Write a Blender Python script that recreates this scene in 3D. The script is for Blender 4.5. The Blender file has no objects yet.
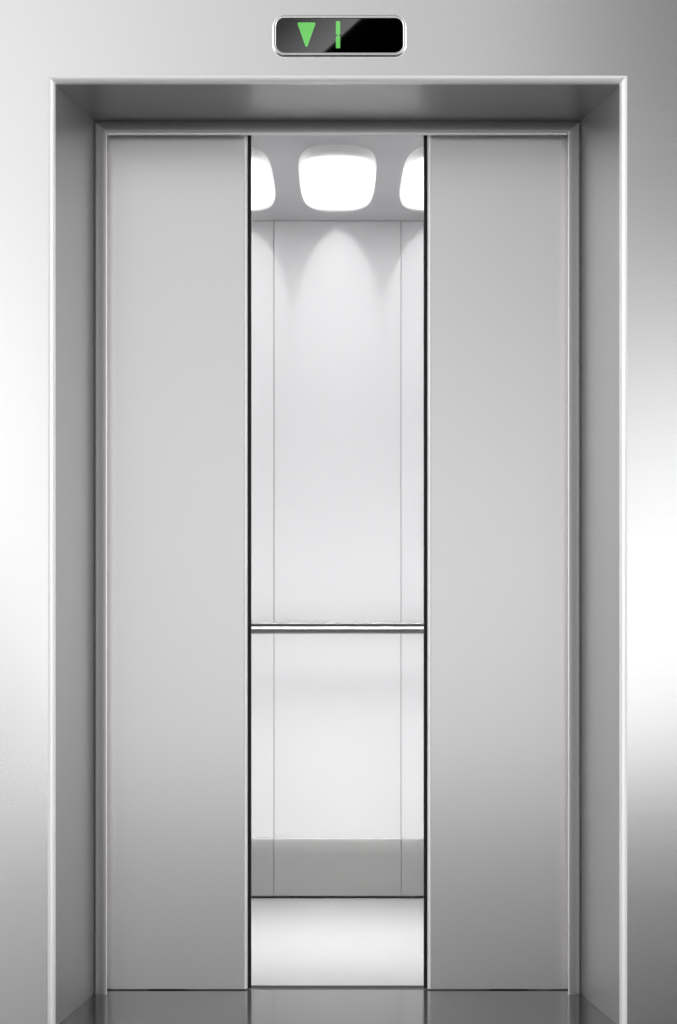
import bpy, bmesh, math
from mathutils import Vector

C = bpy.context.scene.collection
sc = bpy.context.scene

# ------------------------------------------------------------------ measures (metres)
EYE = 1.154            # eye height above the lobby floor
DIST = 5.10            # camera to door leaves
F = 1905.0             # focal length in pixels of a 677 px wide frame
WY = -0.423            # face of the lobby wall (door leaves at y = 0)
SY = -0.052            # face of the inner stop of the door frame
XO, ZO = 0.6950, 2.3240   # opening at the lobby wall
XI, ZI = 0.6463, 2.3170     # opening where the jamb meets the inner stop
XS, ZS = 0.6108, 2.2845    # inner edge of the stop
CB = 1.39              # cabin back wall
CX = 0.62              # cabin half width
CZ = 2.306             # cabin ceiling

# ------------------------------------------------------------------ materials
def mat(name, col, metal=0.0, rough=0.5, spec=0.5, ior=None, coat=0.0, coat_rough=0.1, emit=None, estr=0.0, brush=None, bump=0.0):
    m = bpy.data.materials.new(name); m.use_nodes = True
    nt = m.node_tree; b = nt.nodes['Principled BSDF']
    b.inputs['Base Color'].default_value = (*col, 1)
    b.inputs['Metallic'].default_value = metal
    b.inputs['Roughness'].default_value = rough
    b.inputs['Specular IOR Level'].default_value = spec
    if ior: b.inputs['IOR'].default_value = ior
    b.inputs['Coat Weight'].default_value = coat
    b.inputs['Coat Roughness'].default_value = coat_rough
    if emit:
        b.inputs['Emission Color'].default_value = (*emit, 1)
        b.inputs['Emission Strength'].default_value = estr
    if brush:                      # very fine brushing, the grain runs along the axis with the small scale
        tc = nt.nodes.new('ShaderNodeTexCoord'); mp = nt.nodes.new('ShaderNodeMapping')
        mp.inputs['Scale'].default_value = brush
        nz = nt.nodes.new('ShaderNodeTexNoise'); nz.inputs['Scale'].default_value = 1.0
        nz.inputs['Detail'].default_value = 2.0
        mr = nt.nodes.new('ShaderNodeMapRange')
        mr.inputs['To Min'].default_value = rough - 0.02; mr.inputs['To Max'].default_value = rough + 0.02
        nt.links.new(tc.outputs['Object'], mp.inputs['Vector']); nt.links.new(mp.outputs['Vector'], nz.inputs['Vector'])
        nt.links.new(nz.outputs['Fac'], mr.inputs['Value']); nt.links.new(mr.outputs['Result'], b.inputs['Roughness'])
    return m

M = {}
M['wall']    = mat('satin_steel_wall', (.93, .93, .935), 1.0, .20, brush=(3, 3, 300))
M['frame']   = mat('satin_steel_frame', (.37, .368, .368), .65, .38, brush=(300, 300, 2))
M['lip']     = mat('pale_painted_highlight', (.97, .965, .97), .30, .40)  # pale tone puts the bright edge highlight into the colour
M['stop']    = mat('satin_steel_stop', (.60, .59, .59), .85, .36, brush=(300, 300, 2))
M['door']    = mat('brushed_steel_door', (.82, .806, .811), 1.0, .32, brush=(3, 3, 300))
M['floor']   = mat('polished_grey_floor', (.06, .059, .059), .0, .13, ior=1.85)
M['sill']    = mat('dark_sill', (.04, .04, .04), .6, .5)
M['rubber']  = mat('black_rubber', (.012, .012, .012), 0, .6, .2)
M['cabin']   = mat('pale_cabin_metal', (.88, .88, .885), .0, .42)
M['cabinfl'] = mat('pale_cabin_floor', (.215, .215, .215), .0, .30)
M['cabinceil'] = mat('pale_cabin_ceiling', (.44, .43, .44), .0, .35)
M['backing'] = mat('dark_backing', (.18, .18, .18), 0, .8)
M['chrome']  = mat('polished_chrome', (.92, .92, .92), 1.0, .12)
M['rail']    = mat('brushed_rail', (.17, .17, .17), 1.0, .36)
M['glass']   = mat('black_display_glass', (0, 0, 0), 0, .015, .5, ior=2.5)
M['green']   = mat('green_segment', (.02, .05, .02), 0, .03, .5, ior=1.9, emit=(.13, .55, .10), estr=1.0)
M['lamp']    = mat('lamp_diffuser', (.9, .9, .9), 0, .4, emit=(1, .995, 1), estr=4.5)
M['rim']     = mat('frosted_lamp_rim', (.9, .9, .9), 0, .4, emit=(1, .995, 1), estr=.8)

M['darkrefl'] = mat('grey_painted_reflection', (.28, .28, .275), .0, .4)
def frosted(name):
    m = bpy.data.materials.new(name); m.use_nodes = True; nt = m.node_tree; nt.nodes.clear()
    d = nt.nodes.new('ShaderNodeBsdfDiffuse'); d.inputs[0].default_value = (.9, .9, .9, 1)
    t = nt.nodes.new('ShaderNodeBsdfTranslucent'); t.inputs[0].default_value = (.95, .95, .95, 1)
    x = nt.nodes.new('ShaderNodeMixShader'); x.inputs[0].default_value = .6
    o = nt.nodes.new('ShaderNodeOutputMaterial')
    nt.links.new(d.outputs[0], x.inputs[1]); nt.links.new(t.outputs[0], x.inputs[2]); nt.links.new(x.outputs[0], o.inputs[0])
    return m
M['cover'] = frosted('frosted_lamp_cover')

# ------------------------------------------------------------------ mesh helpers
def link(name, bm, m, parent=None, smooth=False, autosmooth=False):
    bmesh.ops.recalc_face_normals(bm, faces=bm.faces)
    me = bpy.data.meshes.new(name); bm.to_mesh(me); bm.free()
    me.materials.append(m)
    if smooth:
        for p in me.polygons: p.use_smooth = True
        if autosmooth: me.set_sharp_from_angle(angle=math.radians(32))
    o = bpy.data.objects.new(name, me); C.objects.link(o)
    if parent:
        o.parent = parent
    return o

def tag(o, label=None, cat=None, group=None, kind=None):
    if label: o['label'] = label
    if cat: o['category'] = cat
    if group: o['group'] = group
    if kind: o['kind'] = kind
    return o

def empty(name, loc, label, cat, group=None, kind='thing'):
    o = bpy.data.objects.new(name, None); C.objects.link(o)
    o.location = loc; o.empty_display_size = .1
    return tag(o, label, cat, group, kind)

def box(bm, x0, x1, y0, y1, z0, z1):
    v = [bm.verts.new((x, y, z)) for x in (x0, x1) for y in (y0, y1) for z in (z0, z1)]
    for q in ((0,1,3,2), (4,6,7,5), (0,4,5,1), (2,3,7,6), (0,2,6,4), (1,5,7,3)):
        bm.faces.new([v[i] for i in q])
    return bm

def bevelled(x0, x1, y0, y1, z0, z1, r, seg=4, sel=None):
    bm = box(bmesh.new(), x0, x1, y0, y1, z0, z1)
    ed = [e for e in bm.edges if sel is None or sel(e)]
    bmesh.ops.bevel(bm, geom=ed, offset=r, offset_type='OFFSET', segments=seg, profile=.5, affect='EDGES')
    return bm

def struct(name, bm, m, label=None, cat=None):
    return tag(link(name, bm, m), label, cat, None, 'structure')

def prism(bm, pts, y0, y1):
    """pts: outline in (x, z), extruded between y0 and y1."""
    a = [bm.verts.new((x, y0, z)) for x, z in pts]; b = [bm.verts.new((x, y1, z)) for x, z in pts]
    bm.faces.new(a); bm.faces.new(b[::-1])
    n = len(pts)
    for i in range(n): bm.faces.new((a[i], b[i], b[(i+1) % n], a[(i+1) % n]))
    return bm

def extrude_x(bm, prof, x0, x1):
    a = [bm.verts.new((x0, y, z)) for y, z in prof]; b = [bm.verts.new((x1, y, z)) for y, z in prof]
    bm.faces.new(a); bm.faces.new(b[::-1])
    n = len(prof)
    for i in range(n): bm.faces.new((a[i], b[i], b[(i+1) % n], a[(i+1) % n]))
    return bm

def rrect(hx, hz, r, seg=10):
    out = []
    for cx, cz, a0 in ((hx-r, hz-r, 0), (-hx+r, hz-r, 90), (-hx+r, -hz+r, 180), (hx-r, -hz+r, 270)):
        for k in range(seg+1):
            a = math.radians(a0 + 90*k/seg); out.append((cx + r*math.cos(a), cz + r*math.sin(a)))
    return out

# ------------------------------------------------------------------ the setting
WX, WZ = 3.2, 3.1
bm = bmesh.new()
e = .035      # the frame lip covers the raw edge of the wall
box(bm, -WX, -XO-.012, WY, WY+.12, 0, WZ)
box(bm, XO+.012, WX, WY, WY+.12, 0, WZ)
box(bm, -XO-.012, XO+.012, WY, WY+.12, ZO+.012, WZ)
bmesh.ops.remove_doubles(bm, verts=bm.verts, dist=1e-5)
struct('wall_front', bm, M['wall'], 'satin steel lobby wall around the elevator doorway', 'wall')
struct('floor', box(bmesh.new(), -WX, WX, -6.2, .004, -.06, 0), M['floor'], 'polished grey lobby floor in front of the elevator', 'floor')
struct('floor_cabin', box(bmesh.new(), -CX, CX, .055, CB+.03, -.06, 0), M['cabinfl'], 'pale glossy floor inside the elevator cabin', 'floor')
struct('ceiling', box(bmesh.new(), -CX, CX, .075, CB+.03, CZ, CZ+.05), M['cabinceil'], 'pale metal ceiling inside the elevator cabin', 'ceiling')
struct('wall_back', box(bmesh.new(), -CX, CX, CB+.0125, CB+.03, 0, CZ), M['backing'], 'dark backing behind the pale cabin wall panels', 'wall')
struct('wall_left', box(bmesh.new(), -CX-.03, -CX, .075, CB+.03, -.06, CZ+.05), M['cabin'], 'pale metal left side wall of the cabin', 'wall')
struct('wall_right', box(bmesh.new(), CX, CX+.03, .075, CB+.03, -.06, CZ+.05), M['cabin'], 'pale metal right side wall of the cabin', 'wall')

# the sill under the leaves
sill = bmesh.new()
box(sill, -XI, XI, .0041, .0545, -.05, -.005)
sill_o = tag(link('door_sill', sill, M['sill']), 'dark metal sill strip running under both sliding doors', 'door sill', None, 'thing')

# shaft shell behind the frame so that no light leaks round the leaves
bm = bmesh.new()
box(bm, -1.45, -CX-.035, .08, .10, -.06, WZ); box(bm, CX+.035, 1.45, .08, .10, -.06, WZ)
box(bm, -CX-.035, CX+.035, .08, .10, CZ+.055, WZ)
struct('wall_shaft', bm, M['backing'])

# ------------------------------------------------------------------ door frame: closed profile rings (half width, height, y)
def arc(x0, z0, r, n=8):
    out = []
    for k in range(n+1):
        a = math.pi/2*k/n
        out.append((x0 + r*(1-math.sin(a)), z0 + r*(1-math.sin(a)), WY - .0015 + r*(1-math.cos(a))))
    return out
R1 = .016
CY = SY + .014          # depth of the crevice between jamb and stop
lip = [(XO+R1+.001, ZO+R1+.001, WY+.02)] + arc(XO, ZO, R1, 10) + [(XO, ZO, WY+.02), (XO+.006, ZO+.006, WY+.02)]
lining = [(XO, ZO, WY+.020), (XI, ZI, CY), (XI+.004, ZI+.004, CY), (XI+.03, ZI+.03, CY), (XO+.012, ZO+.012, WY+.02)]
stop = []
for k in range(9):
    a = math.pi/2*k/8; t = 1-math.cos(a)
    stop.append((XI-.0005 - (XI-XS-.0035)*(1-math.cos(a)), ZI-.0005-(ZI-ZS-.0035)*(1-math.cos(a)), CY + .002 - (CY+.002-SY)*math.sin(a)))
for k in range(1, 5):
    a = math.pi/2*k/4
    stop.append((XS+.0035*(1-math.sin(a)), ZS+.0035*(1-math.sin(a)), SY+.0035*(1-math.cos(a))))
stop += [(XS+.003, ZS+.003, SY+.012), (XS+.022, ZS+.022, SY+.020), (XS+.022, ZS+.022, -.004), (XI+.05, ZI+.05, -.004), (XI+.05, ZI+.05, CY+.002)]
bead = []
for k in range(9):
    a = math.pi*k/8
    bead.append((XS-.0030*math.sin(a)-.0001, ZS-.0062*math.sin(a)-.0001, SY+.006-.003*math.cos(a)))

def jamb(s, ring):
    bm = bmesh.new()
    a = [bm.verts.new((s*x, y, 0)) for x, z, y in ring]; b = [bm.verts.new((s*x, y, z)) for x, z, y in ring]
    n = len(ring)
    for i in range(n): bm.faces.new((a[i], b[i], b[(i+1) % n], a[(i+1) % n]))
    bm.faces.new(a)
    return bm
def head(s, ring):
    bm = bmesh.new()
    a = [bm.verts.new((-x, y, z)) for x, z, y in ring]; b = [bm.verts.new((x, y, z)) for x, z, y in ring]
    n = len(ring)
    for i in range(n): bm.faces.new((a[i], b[i], b[(i+1) % n], a[(i+1) % n]))
    return bm
fr = empty('elevator_surround', (0, WY, 0), 'deep grey steel surround lining the elevator opening in the lobby wall', 'door surround')
def shift(o, loc):
    o.location = -Vector(loc); return o
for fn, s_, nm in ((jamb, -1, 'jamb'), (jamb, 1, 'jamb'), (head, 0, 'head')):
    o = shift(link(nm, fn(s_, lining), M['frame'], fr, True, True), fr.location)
    q = link('lip', fn(s_, lip), M['lip'], o, True, True); q['label'] = 'outer lip painted pale as its highlight'  # highlight of the rounded edge painted by the pale material
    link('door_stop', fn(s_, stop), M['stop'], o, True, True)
    if fn is head:
        q = link('bead', head(0, bead), M['lip'], o, True, True); q['label'] = 'added thin pale bead painting a highlight under the stop'  # added strip, pale colour in place of the stop edge's glint

# ------------------------------------------------------------------ sliding doors
DXI = .2405     # inner edge of the steel leaf
DZT = 2.335
def door(s, label):
    t = empty('elevator_door', (s*.46, .02, .004), label, 'elevator door', 'sliding elevator doors')
    x0, x1 = sorted((s*(DXI+.0094), s*.70))
    near = s*(DXI+.0094)
    bm = bevelled(x0, x1, 0, .040, .003, DZT, .0004, 1, lambda e: all(abs(v.co.x-near) < 1e-6 and v.co.y < 1e-6 for v in e.verts))
    shift(link('door_panel', bm, M['door'], t, True, True), t.location)
    xa, xb = sorted((s*DXI, s*(DXI+.0093)))
    bm = bevelled(xa, xb, -.0004, .040, .003, DZT, .0085, 8, lambda e: abs(e.verts[0].co.z-e.verts[1].co.z) > 1 and e.verts[0].co.y < 0 and abs(abs(e.verts[0].co.x)-DXI) < 1e-5)
    o = shift(link('edge_highlight', bm, M['lip'], t, True, True), t.location); o['label'] = 'added pale strip painting the edge highlight'  # added strip whose pale colour paints the highlight on the leaf edge
    xa, xb = sorted((s*(DXI-.0085), s*DXI))
    bm = bevelled(xa, xb, .006, .036, .003, DZT, .002, 2, lambda e: abs(e.verts[0].co.z-e.verts[1].co.z) > 1)
    o = shift(link('rubber_seal', bm, M['rubber'], t, True, True), t.location); o['label'] = 'black rubber edge seal'
    # guide shoe that runs in the sill
    bm = box(bmesh.new(), s*.46-.05, s*.46+.05, .020, .030, -.005, .004)
    shift(link('guide_shoe', bm, M['rubber'], t), t.location)
    return t
door(-1, 'brushed steel sliding elevator door on the left of the gap')
door(1, 'brushed steel sliding elevator door on the right of the gap')

# ------------------------------------------------------------------ cabin back wall panels
SX = .2164
g = .0009
for x0, x1, lab in ((-CX+.002, -SX-g, 'narrow pale metal wall panel left of the middle panel, at the back of the cabin'),
                    (-SX+g, SX-g, 'middle pale metal wall panel at the back of the cabin'),
                    (SX+g, CX-.002, 'narrow pale metal wall panel right of the middle panel, at the back of the cabin')):
    bm = bevelled(x0, x1, CB, CB+.012, .008, CZ-.001, .0010, 2, lambda e: e.verts[0].co.y < CB+.001 and e.verts[1].co.y < CB+.001)
    pn = tag(link('wall_panel', bm, M['cabin'], None, True, True), lab, 'wall panel', 'panels on the cabin back wall', 'thing')
    # added strip, sloping top edge; its grey paints a soft dark reflection
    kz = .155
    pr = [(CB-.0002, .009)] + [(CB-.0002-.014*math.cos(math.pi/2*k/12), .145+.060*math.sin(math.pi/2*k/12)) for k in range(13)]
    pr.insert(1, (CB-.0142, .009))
    kp = link('reflection_strip', extrude_x(bmesh.new(), pr, x0, x1), M['darkrefl'], pn, True, True); kp['label'] = 'added grey strip painting a soft dark reflection'

# ------------------------------------------------------------------ handrail
hr = empty('handrail', (0, CB, .92), 'grey metal handrail across the cabin back wall', 'handrail')
prof = []
ry = CB - .062
def bead(cy, cz, r, a0, a1, n=14):
    return [(cy + r*math.cos(math.radians(a0+(a1-a0)*k/n)), cz + r*math.sin(math.radians(a0+(a1-a0)*k/n))) for k in range(n+1)]
# lower bead, groove, upper bead (front is -y)
prof += bead(ry, .9130, .0108, 20, -230+10, 20)[0:]
prof += bead(ry+.001, .9335, .0070, 240, 0, 18)[0:]
prof += [(ry+.010, .928)]
bm = extrude_x(bmesh.new(), prof, -.56, .56)
shift(link('rail', bm, M['rail'], hr, True, True), hr.location)
for x in (-.44, .44):
    bm = bmesh.new()
    bmesh.ops.create_cone(bm, cap_ends=True, segments=20, radius1=.020, radius2=.020, depth=.006)
    bmesh.ops.rotate(bm, verts=bm.verts, matrix=__import__('mathutils').Matrix.Rotation(math.pi/2, 3, 'X'))
    bmesh.ops.translate(bm, verts=bm.verts, vec=(x, CB-.003, .918))
    b2 = bmesh.ops.create_cone(bm, cap_ends=True, segments=16, radius1=.007, radius2=.007, depth=.052)['verts']
    bmesh.ops.rotate(bm, verts=b2, matrix=__import__('mathutils').Matrix.Rotation(math.pi/2, 3, 'X'))
    bmesh.ops.translate(bm, verts=b2, vec=(x, CB-.029, .918))
    shift(link('bracket', bm, M['rail'], hr, True, True), hr.location)

# ------------------------------------------------------------------ ceiling lights
LH, LL, LY = .098, .435, .680
def sup(h, l, n=44, p=3.6):
    out = []
    for k in range(n):
        a = 2*math.pi*k/n; c, s = math.cos(a), math.sin(a)
        out.append((h*math.copysign(abs(c)**(2/p), c), l*math.copysign(abs(s)**(2/p), s)))
    return out
def shell(bm, loops, cap=True):
    vs = [[bm.verts.new((x, y, z)) for x, y in lp] for lp, z in loops]
    n = len(vs[0])
    for a, b in zip(vs, vs[1:]):
        for i in range(n): bm.faces.new((a[i], b[i], b[(i+1) % n], a[(i+1) % n]))
    if cap: bm.faces.new(vs[-1])
    bm.faces.new(vs[0][::-1]) if cap == 2 else None
    return bm
rimme = lampme = None
def ceiling_light(x, label):
    global rimme, lampme
    t = empty('ceiling_light', (x, LY, CZ), label, 'ceiling light', 'glowing panels in the cabin ceiling')
    if rimme is None:
        bm = shell(bmesh.new(), [(sup(LH-.008, LL-.03), -.0012), (sup(LH-.009, LL-.031), -.0022)], 2)
        o = link('light_sheet', bm, M['lamp'], t); rimme = o.data
        bm = shell(bmesh.new(), [(sup(LH+.018, LL+.05), -.0004), (sup(LH+.015, LL+.045), -.010), (sup(LH+.005, LL+.025), -.015), (sup(LH-.02, LL-.04), -.018), (sup(LH*.5, LL*.6), -.019)])
        o = link('diffuser', bm, M['cover'], t, True); lampme = o.data
    else:
        for nm, me in (('light_sheet', rimme), ('diffuser', lampme)):
            o = bpy.data.objects.new(nm, me); C.objects.link(o); o.parent = t
    return t
PITCH = .309
LX = (-PITCH, 0, PITCH)
for x, lab in zip(LX, ('glowing rounded ceiling light half hidden by the left door',
                       'glowing rounded ceiling light in the middle of the cabin ceiling',
                       'glowing rounded ceiling light half hidden by the right door')):
    ceiling_light(x, lab)

# ------------------------------------------------------------------ floor indicator above the doors
K = 407.3    # pixels per metre on the lobby wall
def P(px, py): return ((px-337.5)/K, EYE+(559-py)/K)
cx, cz = P(339.5, 36.5)
ind = empty('floor_indicator', (cx, WY, cz), 'black glass floor display with chrome rim above the elevator', 'floor indicator')
hx, hz = 67/K, 20.5/K
def ringmesh():
    bm = bmesh.new()
    prof = [(0, 0), (0, -.007), (.0006, -.0088), (.0020, -.0100), (.0045, -.0106), (.0070, -.0100), (.0084, -.0095), (.0086, -.0088), (.0086, -.003)]
    R = .0285
    vs = []
    for off, y in prof:
        vs.append([bm.verts.new((x, y, z)) for x, z in rrect(hx-off, hz-off, R-off, 12)])
    n = len(vs[0])
    for a, b in zip(vs, vs[1:]):
        for i in range(n): bm.faces.new((a[i], b[i], b[(i+1) % n], a[(i+1) % n]))
    return bm
link('bezel', ringmesh(), M['chrome'], ind, True)
scr = link('screen', prism(bmesh.new(), rrect(hx-.0088, hz-.0088, .0197, 12), -.0090, -.001), M['glass'], ind)
def rounded_poly(pts, r, seg=5):
    out = []; n = len(pts)
    for i in range(n):
        p0, p, p1 = Vector(pts[i-1]), Vector(pts[i]), Vector(pts[(i+1) % n])
        a = (p0-p).normalized(); b = (p1-p).normalized()
        ang = a.angle(b); d = r/math.tan(ang/2)
        c = p + (a+b).normalized()*(r/math.sin(ang/2))
        s, e_ = p+a*d-c, p+b*d-c
        for k in range(seg+1):
            v = s.lerp(e_, k/seg).normalized()*r + c; out.append((v.x, v.y))
    return out
def L(px, py):
    x, z = P(px, py); return (x-cx, z-cz)
ar = rounded_poly([L(297.2, 23.6), L(306.5, 50.2), L(316.0, 23.6)], .003)
link('down_arrow', prism(bmesh.new(), ar, -.0098, -.0088), M['green'], scr)
bm = prism(bmesh.new(), rounded_poly([L(335.9, 22.3), L(335.9, 34.6), L(338, 37.2), L(340.2, 34.6), L(340.2, 22.3)], .0026), -.0098, -.0088)
prism(bm, rounded_poly([L(335.9, 38.2), L(335.9, 49.2), L(340.2, 49.2), L(340.2, 38.2), L(338, 35.8)], .002), -.0098, -.0088)
link('digit', bm, M['green'], scr)

# ------------------------------------------------------------------ lamps in the cabin
def spot(x, y, z, tx, ty, tz, power, ang, blend, rad, narrow=.5):
    l = bpy.data.lights.new('cabin_downlight', 'SPOT'); l.energy = power; l.spot_size = math.radians(ang)
    l.spot_blend = blend; l.shadow_soft_size = rad
    o = bpy.data.objects.new('cabin_downlight', l); C.objects.link(o); o.location = (x, y, z)
    o.rotation_euler = (Vector((tx, ty, tz))-Vector((x, y, z))).to_track_quat('-Z', 'Y').to_euler(); o.scale = (narrow, 1, 1)
PANEL = 6.2
for x in LX:
    spot(x, CB-.24, CZ-.023, x, CB, CZ-.023-.19, .75, 76, .25, .006, .58)
    l = bpy.data.lights.new('cabin_panel_light', 'AREA'); l.shape = 'ELLIPSE'; l.size = .165; l.size_y = .90
    l.energy = PANEL; l.spread = math.radians(50)
    o = bpy.data.objects.new('cabin_panel_light', l); C.objects.link(o); o.location = (x, LY, CZ-.0215)

# ------------------------------------------------------------------ the lobby's light (world by direction)
w = bpy.data.worlds.new('lobby_light'); sc.world = w; w.use_nodes = True
nt = w.node_tree; nt.nodes.clear()
N = nt.nodes.new; Lk = nt.links.new
def math_(op, a, b=None, c=None, clamp=False):
    n = N('ShaderNodeMath'); n.operation = op; n.use_clamp = clamp
    for i, v in enumerate((a, b, c)):
        if v is None: continue
        if isinstance(v, (int, float)): n.inputs[i].default_value = v
        else: Lk(v, n.inputs[i])
    return n.outputs[0]
tc = N('ShaderNodeTexCoord'); sp = N('ShaderNodeSeparateXYZ'); Lk(tc.outputs['Generated'], sp.inputs[0])
X, Y, Z = sp.outputs
ay = math_('MAXIMUM', math_('MULTIPLY', Y, -1), .02)
U = math_('DIVIDE', X, ay); V = math_('DIVIDE', Z, ay)
def s2l(s): return s/12.92 if s <= .04045 else ((s+.055)/1.055)**2.4
def ramp(inp, lo, hi, stops):
    mr = N('ShaderNodeMapRange'); Lk(inp, mr.inputs['Value'])
    mr.inputs['From Min'].default_value = lo; mr.inputs['From Max'].default_value = hi
    r = N('ShaderNodeValToRGB'); Lk(mr.outputs['Result'], r.inputs[0]); cr = r.color_ramp; cr.interpolation = 'EASE'
    st = sorted([((v-lo)/(hi-lo), c) for v, c in stops])
    while len(cr.elements) > 1: cr.elements.remove(cr.elements[-1])
    cr.elements[0].position = st[0][0]; cr.elements[0].color = (st[0][1],)*3+(1,)
    for p, c in st[1:]:
        el = cr.elements.new(p); el.color = (c,)*3+(1,)
    b = N('ShaderNodeRGBToBW'); Lk(r.outputs[0], b.inputs[0]); return b.outputs[0]
def rowv(py): return (559-py)/F
def band(rows):   # rows: (pixel row, display value) as mirrored in the flat steel
    return ramp(V, -.6, .9, [(rowv(py), min(1.0, s2l(s)*.4)) for py, s in rows])
BL = band([(-900, .60), (-200, .86), (0, .93), (200, .95), (330, 1.07), (540, 1.09), (650, .86), (850, .66), (1050, .5), (1500, .4)])
BC = band([(-900, .60), (-200, .80), (40, .83), (200, .80), (400, .74), (540, .76), (630, 1.25), (680, 1.5), (735, 1.25), (790, .5), (900, .25), (1500, .4)])
BR = band([(-900, .36), (-200, .36), (60, .30), (220, .40), (330, .74), (430, 1.05), (600, 1.12), (700, 1.0), (850, .9), (1050, .5), (1500, .4)])
FARB = ramp(V, -.9, 1.5, [(-.9, .08), (-.25, .25), (-.09, .65), (.03, 1.0), (.12, .78), (.3, .4), (1.3, .2)])
def sstep(inp, a, b):
    mr = N('ShaderNodeMapRange'); mr.interpolation_type = 'SMOOTHSTEP'; Lk(inp, mr.inputs['Value'])
    mr.inputs['From Min'].default_value = a; mr.inputs['From Max'].default_value = b; return mr.outputs['Result']
def mix(f, a, b):
    return math_('ADD', math_('MULTIPLY', a, math_('SUBTRACT', 1, f)), math_('MULTIPLY', b, f))
val = mix(sstep(U, -.16, -.10), BL, BC)
val = mix(sstep(U, .07, .165), val, BR)
val = math_('MULTIPLY', mix(sstep(math_('ABSOLUTE', U), .45, 1.1), val, math_('MULTIPLY', FARB, 2.0)), 2)
# dark wedge added to the world to shape the glare in the display glass
line = math_('SUBTRACT', math_('SUBTRACT', V, .2655), math_('MULTIPLY', math_('ADD', U, .0078), .916))
m1 = math_('LESS_THAN', line, 0.0)
m2 = math_('GREATER_THAN', V, .2605); m3 = math_('LESS_THAN', U, .045)
dark = math_('MULTIPLY', math_('MULTIPLY', m1, m2), m3)
win = math_('MULTIPLY', math_('MULTIPLY', m2, m3), math_('MULTIPLY', math_('LESS_THAN', V, .29), math_('GREATER_THAN', U, -.04)))
fade = math_('MAXIMUM', math_('SUBTRACT', 1.1, math_('MULTIPLY', line, 24)), .3)
val = math_('MULTIPLY', val, math_('ADD', math_('MULTIPLY', win, fade), math_('SUBTRACT', 1, win)))
val = math_('MULTIPLY', val, math_('SUBTRACT', 1, dark))
bg = N('ShaderNodeBackground'); Lk(val, bg.inputs['Color']); bg.inputs['Strength'].default_value = 1.36
out = N('ShaderNodeOutputWorld'); Lk(bg.outputs[0], out.inputs[0])

# ------------------------------------------------------------------ camera
cam = bpy.data.cameras.new('camera'); co = bpy.data.objects.new('camera', cam); C.objects.link(co)
co.location = (0, -DIST, EYE); co.rotation_euler = (math.pi/2, 0, 0)
cam.sensor_fit = 'HORIZONTAL'; cam.sensor_width = 36; cam.lens = 36*F/677
cam.shift_x = 1/677; cam.shift_y = 47/677
cam.clip_start = .05; cam.clip_end = 100
sc.camera = co
vs = sc.view_settings
vs.view_transform = 'Standard'; vs.look = 'None'; vs.exposure = 0; vs.gamma = 1; vs.use_curve_mapping = False
sc.cycles.use_denoising = True
sc.cycles.max_bounces = 12; sc.cycles.glossy_bounces = 8; sc.cycles.diffuse_bounces = 6
